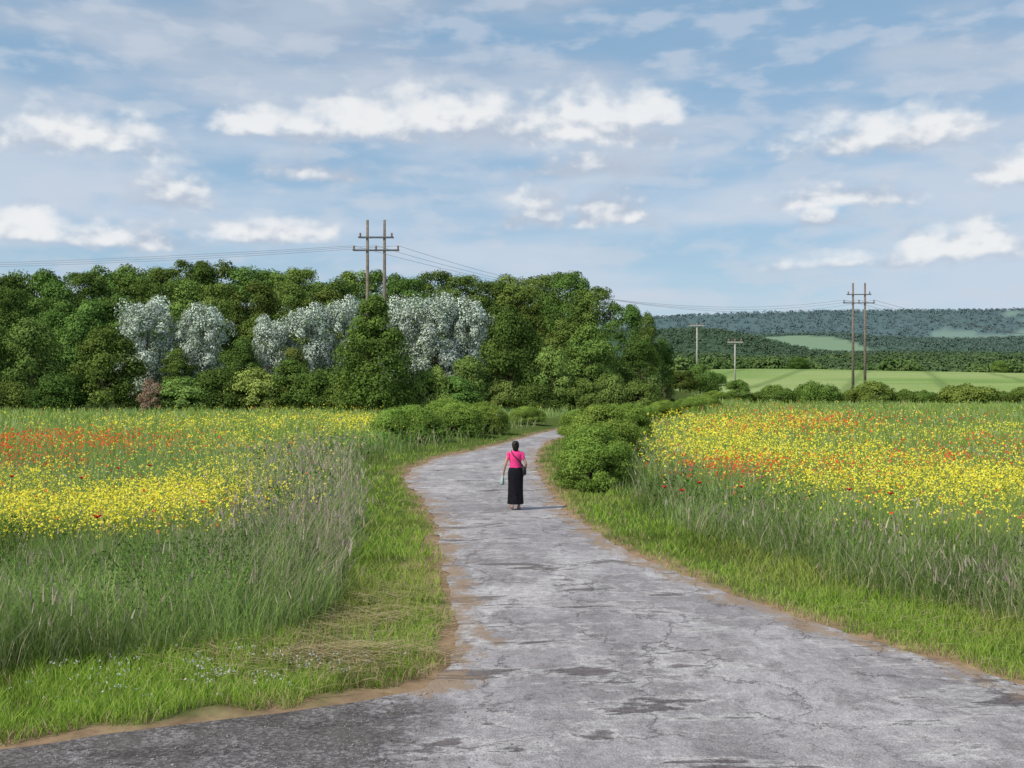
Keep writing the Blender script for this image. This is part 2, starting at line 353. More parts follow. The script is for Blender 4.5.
def leaves_mesh(name, P, S, colr, Nrm=None, bias=0., asp=.65, zs=1.):
    V = quad_arrays(P, S, Nrm, bias, asp, zs); n = len(P)
    return npmesh(name, V, np.arange(n*4), np.arange(n)*4, np.repeat(colr, 4, 0))
def scatter(n, py0, py1, px0=-90, px1=1114):
    py = rng.uniform(py0, py1, n); px = rng.uniform(px0, px1, n)
    Y = K/(py-HOR); X = (px-512)/F*Y; return X, Y
def pts(X, Y, dz=0): return np.stack([X, Y, height(X, Y)+dz], 1)
far_ok = lambda X, Y: (Y < np.where(X < 4, 116, 172))

# short verge grass
X, Y = scatter(320000, 432, 800); d = dist(X, Y); nn = fbm(X*1.1, Y*1.1, 3)
tall_start = 1.45+.9*(fbm(X*.5+3, Y*.4, 3)-.3)+.4*ss(16,11,Y)
keep = (d > .04+.75*(nn-.40)) & (d < tall_start+.9) & (rng.random(len(X)) < ss(-.15,.4,d)*.9+.1); X, Y, d, nn = X[keep], Y[keep], d[keep], nn[keep]
n = len(X); Hh = rng.uniform(.06,.19,n)*(.55+.9*nn)*(1+.5*ss(.8,2,d)); W = rng.uniform(.006,.012,n)*np.clip(Y/12,1,3)
cg = cvar(n, (.21,.36,.04), (.40,.55,.10), .22); big = fbm(X*.45+8, Y*.35, 3)[:,None]
cg = cg*(1-ss(.45,.7,big)*.4)+np.array([.45,.42,.14])*ss(.45,.7,big)*.38
dk = ss(.5,.68,fbm(X*.9+20,Y*.8,3))[:,None]; cg = cg*(1-.4*dk)
strawz = .35*np.exp(-((X+1.9)/1.0)**2-((Y-12.3)/1.6)**2)
dry = (rng.random(n) < ss(.4,.0,d)*.5+.07+strawz); cg[dry] = cvar(dry.sum(), (.42,.33,.18), (.58,.48,.28), .2)
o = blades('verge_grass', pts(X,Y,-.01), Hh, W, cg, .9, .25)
tag(o, 'short green grass along both verges of the lane', 'grass', kind='stuff')

# fallen straw
def strawy(n, cx, cy, sx, sy):
    X = rng.normal(cx, sx, n); Y = rng.normal(cy, sy, n); k = (dist(X,Y) > .05)&(fbm(X*2.5,Y*2.5,3) > .42); return X[k], Y[k]
X, Y = np.concatenate([strawy(1000,-1.8,12.8,.6,1.0), strawy(1000,-1.9,11.9,1.0,.4), strawy(350,-1.6,15,.4,1.2), strawy(300,5.4,14,.8,1.5)], axis=1); n = len(X)
a = rng.random(n)*.9-.5+PI*(rng.random(n)<.5); ln = rng.uniform(.12,.5,n); wv = np.stack([-np.sin(a), np.cos(a), 0*a],1)*.0045; lv = np.stack([np.cos(a), np.sin(a), rng.uniform(-.05,.12,n)],1)*ln[:,None]
P = pts(X,Y,.06+0*X)+np.stack([0*a,0*a,rng.uniform(-.03,.09,n)],1)
V = np.stack([P-wv,P+wv,P+lv*.5+wv+np.array([0,0,.03]),P+lv*.5-wv+np.array([0,0,.03]),P+lv],1).reshape(-1,3); b=(np.arange(n)*5)[:,None]
me = npmesh('straw', V, (b+np.array([0,1,2,3, 3,2,4])).ravel(), ((np.arange(n)*7)[:,None]+np.array([0,4])).ravel(), np.repeat(cvar(n,(.44,.34,.19),(.60,.50,.30),.15),5,0))
tag(mobj('dry_straw', me, M['grass']), 'dry straw lying on the left verge', 'straw', kind='stuff')

# tall wild grass
X, Y = scatter(280000, 425, 830, -160, 1180); d = dist(X, Y)
ts = 1.45+.9*(fbm(X*.5+3, Y*.4, 3)-.3)+.4*ss(16,11,Y)+.25*ss(0,2,X)*ss(18,12,Y)
end = 4.4+1.6*fbm(X*.3, Y*.3, 2)
end = np.where((X<0) & (Y<20), 6.5, end)
keep = (d > ts) & (d < end) & far_ok(X,Y) & (Y > 6) & (rng.random(len(X)) < .72); X, Y, d = X[keep], Y[keep], d[keep]; n = len(X)
hh = fbm(X*.6+2, Y*.5, 3)
pxs = X/Y*F+512; feather = np.exp(-((pxs-330)/100)**2)*ss(13,17,Y)*ss(50,32,Y)
rb = ss(.46,.60,fbm(X*.35+40,Y*.3,3))*(X>0)
Hh = rng.uniform(.35,1.1,n)*(.5+1.0*hh)*(.5+.5*ss(0,.9,d-1.3)); Hh *= np.where(X>0, .84, 1.0)*(1+.3*feather)
W = rng.uniform(.006,.014,n)*np.clip(Y/13,1,4)
cg = cvar(n, (.15,.25,.06), (.31,.42,.13), .25); pch = fbm(X*.7+50,Y*.6,3)[:,None]; cg = cg*(.72+.55*ss(.35,.65,pch))
olive = (rng.random(n) < .14+.20*ss(.45,.65,hh)+.32*feather+.22*rb); cg[olive] = cvar(olive.sum(), (.32,.32,.18), (.52,.49,.31), .2)
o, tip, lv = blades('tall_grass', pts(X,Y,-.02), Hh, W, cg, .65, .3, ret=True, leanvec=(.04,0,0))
tag(o, 'tall wild grass between the verges and the fields', 'grass', kind='stuff')
k = (rng.random(n) < .05+.30*feather+.06*((X>0)&(Y<22))+.22*rb) & (Hh > .45)
P = tip[k]; m_ = len(P)
cs = cvar(m_, (.42,.34,.26), (.62,.54,.42), .2); pur = rng.random(m_) < .38; cs[pur] = cvar(pur.sum(), (.34,.24,.23), (.46,.34,.32), .15)
o = blades('seed_heads', P-np.array([0,0,.05]), rng.uniform(.08,.20,m_), rng.uniform(.009,.020,m_)*np.clip(Y[k]/14,1,3), cs, .6, 0, midw=1.0, mid=.45, base_dark=1)
tag(o, 'feathery beige and purplish seed heads above the tall grass', 'seed heads', kind='stuff')

def weeds(name, n, sel, label, hmax, c0, c1, size):
    X, Y = scatter(n, 425, 860, -200, 1220); d = dist(X,Y)
    keep = sel(X,Y,d); X, Y, d = X[keep], Y[keep], d[keep]; n = len(X)
    h = hmax(X,Y,d)*np.sqrt(rng.random(n)); P = pts(X,Y); P[:,2] += h
    S = rng.uniform(.6,1.4,n)*size*np.clip(Y/12,1,3.2)
    cw = cvar(n, c0, c1, .3); pt = fbm(X*.9+31, Y*.7, 3)[:,None]; cw = cw*(.6+.85*ss(.35,.65,pt))
    me = leaves_mesh(name, P, S, cw, np.tile([-.3,-.4,.8],(n,1)), .7, .4)
    return tag(mobj(name, me, M['grass']), label, 'weeds', kind='stuff')
weeds('leafy_weeds', 280000, lambda X,Y,d: (d > 1.9+.9*(fbm(X*.5+3, Y*.4, 3)-.3)+.4*ss(16,11,Y)) & (d < np.where((X<0)&(Y<17.5), 8, 4.6)) & far_ok(X,Y) & (rng.random(len(X)) < np.where(X<0,.14,.07)+.75*ss(.46,.58,fbm(X*.35+12,Y*.3,3))),
      'dense dark green nettles and weeds at the field edges', lambda X,Y,d: np.where(X<0, .95, .7)*(.25+1.2*fbm(X*.7+5, Y*.6, 3))*ss(.9,2.8,d), (.075,.16,.03), (.18,.31,.07), .046)

# field crop and flowers
def inField(X, Y, d): return (d > 3.2+1.4*fbm(X*.4, Y*.4, 2)) & far_ok(X, Y) & (Y > 14)
X, Y = scatter(250000, 401, 575, -120, 1144); d = dist(X,Y); k = inField(X,Y,d); X, Y = X[k], Y[k]; n = len(X)
Hh = rng.uniform(.35,.85,n)*(.7+.6*fbm(X/4,Y/6,2)); W = rng.uniform(.012,.03,n)*np.clip(Y/25,1,4.5)
cg = cvar(n, (.20,.32,.06), (.37,.47,.14), .2); g2 = ss(.45,.65,fbm(X/9+4,Y/14,3))[:,None]; cg = cg*(1-g2*.4)+np.array([.18,.31,.13])*g2*.4
pale = rng.random(n) < .15; cg[pale] = cvar(pale.sum(), (.42,.46,.20), (.52,.54,.28), .15)
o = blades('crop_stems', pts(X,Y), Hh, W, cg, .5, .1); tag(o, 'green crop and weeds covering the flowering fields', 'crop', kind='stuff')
def flowers(name, n, B, base, seed, c0, c1, label, cat, smul, zr, thin, bias=1.0):
    X, Y = scatter(n, 401, 590, -120, 1144); d = dist(X,Y); p = patch(B, X, Y, base, seed)
    k = (d > 2.2) & far_ok(X,Y) & (rng.random(n) < p*thin*(.2+.8*ss(2.5,4.8,d))) & (Y > 13.5); X, Y, d = X[k], Y[k], d[k]; n = len(X)
    P = pts(X,Y); P[:,2] += rng.uniform(*zr, n)+.15*ss(24,17,Y)
    S = rng.uniform(.5,1.4,n)*smul*np.clip(Y/22,1,3.6)**.75
    P2 = np.concatenate([P, P+rng.normal(0,.6,(n,3))*S[:,None]]); S2 = np.concatenate([S,S*.7])
    me = leaves_mesh(name, P2, S2, cvar(len(P2), c0, c1, .14), np.tile([-.2,-.4,.8],(len(P2),1)), bias, .85)
    return tag(mobj(name, me, M['petal']), label, cat, kind='stuff')
flowers('yellow_flowers', 210000, YB, .09, 0, (.80,.68,.03), (.93,.86,.14), 'yellow blossoms in drifts across both fields', 'flowers', .040, (.45,.95), .72, 1.2)
flowers('red_flowers', 130000, RB, .025, 30, (.78,.06,.025), (.88,.16,.06), 'countless red poppies scattered through both fields', 'flowers', .044, (.55,.95), .48, 1.2)
flowers('white_flowers', 30000, [(960,455,100,20,.4),(1000,430,60,8,.6),(640,470,60,20,.2)], .06, 60, (.6,.62,.6), (.8,.8,.8), 'small white flowers scattered in the fields', 'flowers', .030, (.5,.85), .6)
X = rng.normal(-3.1,.9,1800); Y = rng.normal(11.2,.6,1800); k = (dist(X,Y) > .25) & (fbm(X*3,Y*3,2) > .48); X, Y = X[k][:300], Y[k][:300]; P = pts(X,Y,.15+0*X); P = np.repeat(P,3,0)+rng.normal(0,.006,(len(P)*3,3))
tag(mobj('white_clover', leaves_mesh('clover', P, np.full(len(P),.020), cvar(len(P),(.6,.6,.55),(.8,.8,.78),.05)), M['petal']), 'white clover flowers in the grass at the lower left', 'clover', kind='stuff')

# ---------------------------------------------------------------- tubes and trees
def tube_into(bm, P, R, n=6, cap=True):
    P = [Vector(p) for p in P]; rings = []
    for i, p in enumerate(P):
        t = (P[min(i+1,len(P)-1)]-P[max(i-1,0)]).normalized()
        a = t.cross(Vector((.13,.97,.21))).normalized() if abs(t.dot(Vector((.13,.97,.21)))) < .95 else t.cross(Vector((1,0,0))).normalized()
        b = t.cross(a)
        rings.append([bm.verts.new(p+(a*math.cos(2*PI*k/n)+b*math.sin(2*PI*k/n))*R[i]) for k in range(n)])
    for r0, r1 in zip(rings, rings[1:]):
        for k in range(n): bm.faces.new((r0[k], r0[(k+1)%n], r1[(k+1)%n], r1[k]))
    if cap:
        bm.faces.new(rings[0][::-1]); bm.faces.new(rings[-1])
def box_into(bm, c, sz):
    x,y,z = c; a,b,h = sz[0]/2, sz[1]/2, sz[2]/2
    v = [bm.verts.new((x+i*a, y+j*b, z+k*h)) for k in (-1,1) for i,j in ((-1,-1),(1,-1),(1,1),(-1,1))]
    for f in ((3,2,1,0),(4,5,6,7),(0,1,5,4),(1,2,6,5),(2,3,7,6),(3,0,4,7)): bm.faces.new([v[i] for i in f])
def bmobj(name, bm, mat, parent=None, smooth=False, loc=None):
    me = bpy.data.meshes.new(name); bmesh.ops.recalc_face_normals(bm, faces=bm.faces); bm.to_mesh(me); bm.free()
    o = mobj(name, me, mat, parent, smooth)
    if loc: o.location = loc
    return o
def crown_mesh(kind, nl, nleaf, leaf, c0, c1, zs):
    """crown in a unit box: width 1, height 1; zs = real height / width, so lobes and leaves keep their shape"""
    P = []; Nn = []; Cc = []; cen = []
    for i in range(nl):
        th = random.random()*2*PI; st = .9
        if kind == 'cone':
            z = random.random()**.8; rr = (1-z**1.9)**.8*.37*random.uniform(.5,1); r = .08+.08*(1-z); zc = .05+.86*z
        elif kind == 'silver':
            z = random.random(); rr = .39*max(0,1-abs(1.8*z-.85)**2.6)**.5*random.uniform(.2,1); r = random.uniform(.06,.13); zc = .10+z*.80; st = 1.25
        elif kind == 'bush':
            z = random.random(); rr = .38*math.sqrt(max(.03,1-z**2.2))*random.uniform(.55,1); r = random.uniform(.09,.17); zc = r/zs*.4+z*(1-1.35*r/zs)
        elif kind == 'dense':
            z = random.random(); rr = .37*math.sqrt(max(.03,1-z**2.6))*random.uniform(.75,1); r = random.uniform(.09,.15); zc = r/zs*.4+z*(1-1.35*r/zs)
        else:
            z = random.random(); k = random.uniform(.55,1); r = random.uniform(.09,.18)
            rr = .38*max(0,1-abs(1.7*z-.75)**2.4)**.5*k; zc = .10+z*(.90-r/zs*.95)
        cen.append((rr*math.cos(th), rr*math.sin(th), zc, r, st))
    per = nleaf//nl
    for (x,y,z,r,st) in cen:
        v = rng.normal(size=(per,3)); v /= np.linalg.norm(v,axis=1)[:,None]
        v[:,2] = np.where(v[:,2] < -.45, -v[:,2]*.8, v[:,2])
        rad = rng.uniform(.2,1.15,per)**.5
        P.append(np.array([x,y,z])+v*rad[:,None]*np.array([r,r,r/zs*st])); Nn.append(v+np.array([x*1.0,y*1.0,.3]))
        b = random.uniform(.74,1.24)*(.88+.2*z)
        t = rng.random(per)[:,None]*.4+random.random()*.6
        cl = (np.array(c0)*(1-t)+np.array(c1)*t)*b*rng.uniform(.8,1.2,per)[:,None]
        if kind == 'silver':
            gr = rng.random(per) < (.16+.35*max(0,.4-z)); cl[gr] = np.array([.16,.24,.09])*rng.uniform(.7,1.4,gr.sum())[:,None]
        Cc.append(cl)
    P = np.concatenate(P); Nn = np.concatenate(Nn); Cc = np.concatenate(Cc)
    P[:,2] = np.maximum(P[:,2], .0)
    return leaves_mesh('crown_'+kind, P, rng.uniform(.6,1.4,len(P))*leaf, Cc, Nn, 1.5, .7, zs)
def trunk_mesh(top=.8, r=.022, limbs=7, stems=1, zs=1.):
    bm = bmesh.new()
    for sidx in range(stems):
        a = sidx*2.3; ox, oy = (.05*math.cos(a), .05*math.sin(a)) if stems > 1 else (0,0)
        P = [(ox,oy,-.03),(ox*1.3,oy*1.3,.2*top),(ox*2+.02,oy*2-.01,.5*top),(ox*3+.01,oy*3+.02,top)]
        tube_into(bm, P, [r*1.3,r,r*.6,r*.15], 6)
        for i in range(limbs):
            t = .25+.55*i/limbs; th = i*2.4+a; l = .3*(1.1-t)
            b = Vector((ox*1.5, oy*1.5, t*top)); e = b+Vector((math.cos(th)*l, math.sin(th)*l, l*.6/zs))
            tube_into(bm, [b, b.lerp(e,.5)+Vector((0,0,.015)), e], [r*.5,r*.3,r*.08], 5)
    me = bpy.data.meshes.new('trunk'); bm.to_mesh(me); bm.free(); me.materials.append(M['bark']); return me
PROTO = {}
def proto(key, kind, nl, nleaf, leaf, c0, c1, mat, aspects, stems=1):
    PROTO[key] = []
    for zs in aspects:
        c = crown_mesh(kind, nl, nleaf, leaf, c0, c1, zs); c.materials.append(M[mat]); PROTO[key].append((zs, c, trunk_mesh(limbs=6, stems=stems, zs=zs)))
G0, G1 = (.088,.155,.034), (.175,.265,.062)
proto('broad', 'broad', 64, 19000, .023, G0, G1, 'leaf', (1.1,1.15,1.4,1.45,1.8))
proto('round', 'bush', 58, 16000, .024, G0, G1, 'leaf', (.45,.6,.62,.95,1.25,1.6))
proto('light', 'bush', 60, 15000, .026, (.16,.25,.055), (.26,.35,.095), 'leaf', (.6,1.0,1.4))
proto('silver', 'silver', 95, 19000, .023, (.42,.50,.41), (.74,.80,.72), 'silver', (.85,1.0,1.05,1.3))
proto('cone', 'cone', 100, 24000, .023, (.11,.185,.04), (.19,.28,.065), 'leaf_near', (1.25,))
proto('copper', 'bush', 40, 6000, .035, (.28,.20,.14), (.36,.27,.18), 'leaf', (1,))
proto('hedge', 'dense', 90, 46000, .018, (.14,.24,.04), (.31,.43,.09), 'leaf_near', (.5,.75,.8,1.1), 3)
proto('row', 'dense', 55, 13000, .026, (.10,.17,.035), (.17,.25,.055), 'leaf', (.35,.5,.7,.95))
def plant(name, key, px, top, w, Y, label, cat, group=None, wmul=1, sink=.02):
    X = (px-512)/F*Y; zg = float(height(np.array([X]), np.array([Y]))[0])
    hgt = (HOR-top)*Y/F+H0-zg; wd = w*Y/F*wmul; asp = hgt/wd
    cand = sorted(PROTO[key], key=lambda p: abs(math.log(p[0]/asp)))[:2]
    if len(cand) > 1 and abs(math.log(cand[1][0]/asp)) > .25: cand = cand[:1]
    zs, cr, tr = random.choice(cand)
    e = empty(name, (X,Y,zg-hgt*sink), random.random()*2*PI); e.scale = (wd,wd,hgt)
    tag(e, label, cat, group)
    link(bpy.data.objects.new('trunk', tr), e); link(bpy.data.objects.new('crown', cr), e)
    return e
ol = [(-60,268),(0,265),(30,262),(60,266),(100,262),(150,258),(200,251),(250,256),(300,262),(330,268),(350,262),(400,268),(450,266),(500,272),(540,270),(570,264),(600,285),(630,304),(650,310)]
ox_, oy_ = zip(*ol)
px = -50
while px < 560:
    plant('woodland_tree','broad', px, np.interp(px,ox_,oy_)+random.uniform(-3,5), random.uniform(66,98), 170+random.uniform(-8,8), 'green tree in the back rank of the wood, its crown forming the skyline', 'tree', 'trees along the skyline of the wood')
    px += 27
px = -60
while px < 580:
    plant('woodland_tree','broad', px, np.interp(px,ox_,oy_)+22+random.uniform(-6,10), random.uniform(66,88), 151+random.uniform(-4,4), 'green tree in the middle rank of the wood, below the skyline crowns', 'tree', 'trees in the middle of the wood')
    px += 35
px = -50
while px < 610:
    plant('woodland_tree','round', px, np.interp(px,ox_,oy_)+50+random.uniform(-8,12), random.uniform(66,84), 139+random.uniform(-3,3), 'green tree deep inside the wood, partly hidden by the front trees', 'tree', 'trees half hidden inside the wood')
    px += 44
T = plant
T('woodland_tree','broad',568,264,70,142,'tall tree whose rounded crown rises highest near the right end of the wood','tree')
T('woodland_tree','broad',596,280,66,138,'tree sloping down from the tallest crown at the right end of the wood','tree')
T('woodland_tree','broad',624,298,56,136,'small topped tree third from the right end of the wood','tree')
T('woodland_tree','round',646,306,38,133,'narrow tree second from the right tip of the wood','tree')
T('woodland_tree','round',662,334,36,136,'low tree at the right tip of the wood','tree')
T('woodland_tree','round',640,332,62,128,'broad tree low at the right edge of the wood beside the far hedge','tree')
T('woodland_tree','round',590,318,80,126,'wide green tree left of the right edge of the wood','tree')
T('woodland_tree','round',510,305,88,120,'large mid green tree with domed crown right of the silver trees','tree')
T('woodland_tree','light',552,342,60,119,'mid green tree low in front, between the domed tree and the right end','tree')
T('woodland_tree','light',470,352,60,117,'pale green small tree below the right silver trees','tree')
T('woodland_tree','light',432,362,66,114,'light green bushy tree just right of the pointed tree','tree')
T('pointed_tree','cone',374,286,104,111,'tall pointed green tree standing in front of the left twin power poles','tree')
T('woodland_tree','round',104,322,98,118,'dark rounded tree left of the first silver tree','tree')
T('woodland_tree','light',32,312,82,120,'olive green tree at the far left of the wood','tree')
T('woodland_tree','round',-18,325,72,119,'dark tree cut by the left edge of the photo','tree')
for x,t,w,Y,l in ((146,291,88,128,'leftmost and broadest of the silvery white trees'),(204,299,72,127,'silvery tree second from the left, right beside the broadest one'),(272,311,64,127,'third silvery tree from the left, lowest of them'),
                  (310,299,76,129,'silvery tree fourth from the left, near the pointed tree'),(344,291,64,131,'silvery tree directly left behind the pointed tree'),(404,291,64,131,'silvery tree directly right behind the pointed tree'),
                  (434,287,84,130,'bright silvery tree right of the pointed tree'),(468,293,68,130,'rightmost silvery tree beside the domed green tree')):
    T('silver_tree','silver',x,t,w,Y,l,'tree')
for i,(x,t,w,Y,key) in enumerate(((185,374,80,117,'light'),(222,360,76,118,'round'),(255,364,76,118,'light'),(290,356,70,119,'round'),(320,362,74,117,'round'),(345,374,60,116,'round'),(400,378,60,116,'light'),(60,366,76,117,'round'),(12,378,76,117,'round'),(-40,370,76,117,'round'),(455,374,66,114,'round'),(500,376,66,118,'light'),(535,378,66,118,'round'),(240,332,58,124,'round'),(178,344,50,124,'round'),(294,344,44,124,'light'),(580,376,60,119,'round'),(610,370,60,119,'light'),(640,376,60,119,'round'))):
    T('edge_shrub',key,x,t,w,Y,'green shrub in the thicket at the foot of the wood','shrub','shrubs in the thicket along the front of the wood')
T('copper_shrub','copper',152,376,34,115,'reddish brown shrub right of the dark rounded tree','shrub')
for x,t,w,Y,l in ((594,422,94,31.5,'nearest bush of the right hedge, bulging over the lane verge'),(602,401,92,41,'tall middle bush of the right hedge behind the nearest one'),(628,401,60,50,'third bush of the right hedge, toward the field side'),(578,408,52,62,'dark bush of the right hedge where the lane disappears'),
                  (408,403,88,56,'leftmost bush of the hedge left of the lane bend'),(450,396,80,62,'tall middle bush of the hedge left of the lane bend'),(484,400,60,66,'right hand bush of the hedge left of the lane bend'),(527,405,44,80,'small separate bush at the far end of the bend, left of the lane'),
                  (610,402,58,70,'far bush behind the right hedge')):
    T('hedge_bush','hedge',x,t,w,Y,l,'bush')
for x,t,w,Y in ((640,403,44,88),(664,399,40,100),(690,396,42,112),(706,394,36,130),(650,400,36,120),(716,390,32,160)):
    T('hedge_bush','hedge',x,t,w,Y,'low green bush of the hedge running away right of the lane','bush','bushes of the hedge receding beyond the lane')
for x,t,w,l in ((738,378,34,'first and tallest rounded bush at the left of the far field hedge'),(775,383,44,'second bush of the far field hedge, low and wide'),(816,379,56,'dark wide bush of the far field hedge left of the twin poles'),(872,379,52,'dark bush of the far field hedge right of the twin poles'),(968,382,70,'widest bush of the far field hedge, near its right end'),(1026,385,44,'bush of the far field hedge cut by the right edge')):
    T('hedge_bush','row',x,t,w,172,l,'bush')
for x,t,w in ((755,391,32),(795,390,34),(845,389,34),(900,388,46),(922,389,40),(940,391,34),(1000,390,44),(720,393,30),(1050,388,50)):
    T('hedge_bush','row',x,t,w,175,'low dark bush filling the far field hedge','bush','low bushes filling the far field hedge')
for x,t,w,Y,l in ((700,362,46,215,'round tree behind the hedge right of the wood'),(680,366,44,200,'small tree at the right foot of the wood'),(716,372,30,260,'small tree on the edge of the pale far field'),(798,356,24,398,'lone dark tree at the top of the pale far field'),(1000,358,20,400,'small dark tree at the right top of the pale far field')):
    T('field_tree','round',x,t,w,Y,l,'tree')

# ---------------------------------------------------------------- distant woods
def clumps(name, nt, Y0, Y1, px0, px1, rad, per, size, c0, c1, label, mask=None):
    Y = rng.uniform(Y0, Y1, nt); X = (rng.uniform(px0, px1, nt)-512)/F*Y
    if mask is not None: k = mask(X,Y); X, Y = X[k], Y[k]
    nt = len(X); Z = height(X,Y); R = rng.uniform(.5,1.3,nt)*rad
    v = rng.normal(size=(nt,per,3)); v /= np.linalg.norm(v,axis=2)[...,None]; v[...,2] = np.abs(v[...,2])*1.1-.1
    P = np.stack([X,Y,Z+R*.25],1)[:,None,:]+v*R[:,None,None]*rng.uniform(.7,1,(nt,per))[...,None]
    Cc = np.repeat(cvar(nt,c0,c1,.10),per,0)*rng.uniform(.92,1.08,nt*per)[:,None]
    me = leaves_mesh(name, P.reshape(-1,3), np.repeat(R,per)*size*rng.uniform(.7,1.3,nt*per), Cc, v.reshape(-1,3)+np.array([-.2,-.3,.6]), 2.6, .8)
    return tag(mobj(name, me, M['far']), label, 'woods', kind='stuff')
clumps('distant_wood', 420, 402, 440, 660, 1130, 3.6, 80, .30, (.065,.115,.035), (.12,.18,.055), 'dark hedgerow trees along the top of the pale far field', lambda X,Y: fbm(X/25,Y*0+2,2) > .42)
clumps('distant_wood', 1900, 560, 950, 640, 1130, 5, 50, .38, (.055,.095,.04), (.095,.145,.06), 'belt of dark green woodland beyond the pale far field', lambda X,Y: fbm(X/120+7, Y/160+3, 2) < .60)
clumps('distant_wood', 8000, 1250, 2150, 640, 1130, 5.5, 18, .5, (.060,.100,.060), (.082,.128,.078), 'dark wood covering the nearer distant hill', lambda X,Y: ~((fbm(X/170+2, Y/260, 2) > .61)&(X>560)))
clumps('distant_wood', 6000, 2500, 3150, 620, 1130, 6.5, 12, .6, (.078,.123,.100), (.096,.145,.118), 'blue green woods in belts on the middle distant ridge', lambda X,Y: fbm(X/240+12, Y/300, 2) < .59)  # blue in the leaf colour is painted aerial haze
clumps('distant_wood', 6000, 3600, 5000, 620, 1130, 8, 9, .7, (.095,.145,.150), (.110,.162,.168), 'hazy bluish woods on the farthest ridge', lambda X,Y: fbm(X/430+5, Y/400+4, 3) < .61)  # haze painted into the leaf colour, stronger than on the middle ridge

# ---------------------------------------------------------------- poles
def wpt(px, py, Y): return Vector(((px-512)/F*Y, Y, H0+(HOR-py)*Y/F))
def h_pole(pxa, pxb, top, Y, label):
    a = wpt(pxa, top, Y); b = wpt(pxb, top, Y); cx = (a.x+b.x)/2; zg = float(height(np.array([cx]), np.array([Y]))[0])
    e = empty('twin_power_pole', (cx, Y, zg)); tag(e, label, 'power pole')
    ht = a.z-zg; half = (b.x-a.x)/2
    for sgn in (-1,1):
        bm = bmesh.new(); tube_into(bm, [(sgn*half,0,-.5),(sgn*half,0,ht*.5),(sgn*half,0,ht)], [.24,.20,.15], 12); bmobj('pole', bm, M['pole'], e, True)
    att = []
    for dz, wdt, ins in ((1.9,half+1.0,()),(3.3,half+1.6,(-1.0,0,1.0))):
        z = ht-dz; bm = bmesh.new()
        box_into(bm, (0,-.24,z), (wdt*2,.10,.13)); box_into(bm, (0,.24,z), (wdt*2,.10,.13)); bmobj('crossarm', bm, M['iron'], e)
        for s_ in ins or (-.95,.95):
            x = s_*(wdt-.12); bm = bmesh.new()
            tube_into(bm, [(x,0,z-.05),(x,0,z+.12)], [.04,.04], 8)
            for j in range(3): tube_into(bm, [(x,0,z+.12+j*.13),(x,0,z+.16+j*.13),(x,0,z+.25+j*.13)], [.13,.11,.06], 10)
            bmobj('insulator', bm, M['ceramic'], e, True)
            if ins: att.append(Vector((cx+x, Y, zg+z+.5)))
    return att
A = h_pole(367.5, 384.5, 220, 120, 'left and larger pair of wooden power poles rising from the wood')
B = h_pole(853, 865, 283, 182, 'pair of wooden power poles standing at the far hedge on the right')
def t_pole(px, top, base, Y, label):
    t = wpt(px, top, Y); zg = float(height(np.array([t.x]), np.array([Y]))[0]); ht = t.z-zg
    e = empty('telegraph_pole', (t.x, Y, zg)); tag(e, label, 'telegraph pole')
    bm = bmesh.new(); tube_into(bm, [(0,0,-.3),(0,0,ht)], [.26*Y/300,.17*Y/300], 10); bmobj('pole', bm, M['palepole'], e, True)
    bm = bmesh.new(); box_into(bm, (0,-.27*Y/300,ht-.5), (4.6*Y/330,.2,.28)); bmobj('crossarm', bm, M['palepole'], e)
    for x in (-.75,0,.75):
        bm = bmesh.new(); x *= 2.5*Y/330; tube_into(bm, [(x,-.27*Y/300,ht-.36),(x,-.27*Y/300,ht-.1),(x,-.27*Y/300,ht+.25)], [.12,.2,.12], 8); bmobj('insulator', bm, M['ceramic'], e, True)
t_pole(697, 324, 360, 330, 'small telegraph pole nearest the wood, on the pale far field'); t_pole(735, 340, 378, 250, 'small pale telegraph pole left of the twin poles, lower of the two')
def wire(p, q, sag, label, r=.016, group=None):
    bm = bmesh.new(); P = []
    for i in range(41):
        t = i/40; v = p.lerp(q, t); v.z -= sag*4*t*(1-t); P.append(v)
    tube_into(bm, P, [r]*41, 4)
    o = bmobj('power_line', bm, M['wire']); tag(o, label, 'power line', group)
for i in range(3):
    wire(A[i], A[i]+Vector((-118, 10, -1.2+.5*i)), 1.2+.35*i, 'thin wire running left from the larger twin poles over the wood', group='wires left of the larger twin poles')
    wire(A[i], B[i], 3.4+.4*i, 'thin wire sagging between the two pairs of power poles', group='wires between the twin poles')
    wire(B[i], B[i]+Vector((120, 100, -1)), 3.5+.3*i, 'thin wire running right from the far twin poles', .022, group='wires right of the far twin poles')

# ---------------------------------------------------------------- person
def loft(bm, rings, n=28, fold=None, close=(True,True)):
    R = []
    for (cx,cy,cz,rx,ry) in rings:
        r = []
        for k in range(n):
            a = 2*PI*k/n; f = 1+(fold(a,cz) if fold else 0)
            r.append(bm.verts.new((cx+rx*f*math.cos(a), cy+ry*f*math.sin(a), cz)))
        R.append(r)
    for a_, b_ in zip(R, R[1:]):
        for k in range(n): bm.faces.new((a_[k], a_[(k+1)%n], b_[(k+1)%n], b_[k]))
    if close[0]: bm.faces.new(R[0][::-1])
    if close[1]: bm.faces.new(R[-1])
px0, py0 = 515.5, 511; Yw = K/(py0-HOR); Xw = (px0-512)/F*Yw
zr0 = .045
person = empty('person', (Xw, Yw, zr0), math.radians(4)); tag(person, 'person in a bright pink top and long black skirt walking away along the lane', 'person')
vs = []; es = []; roots = []
def J(p, r, par=None):
    vs.append((p, r if isinstance(r, tuple) else (r,r))); i = len(vs)-1
    if par is not None: es.append((par,i))
    return i
pel = J((0,0,.93),(.14,.105)); roots.append(pel)
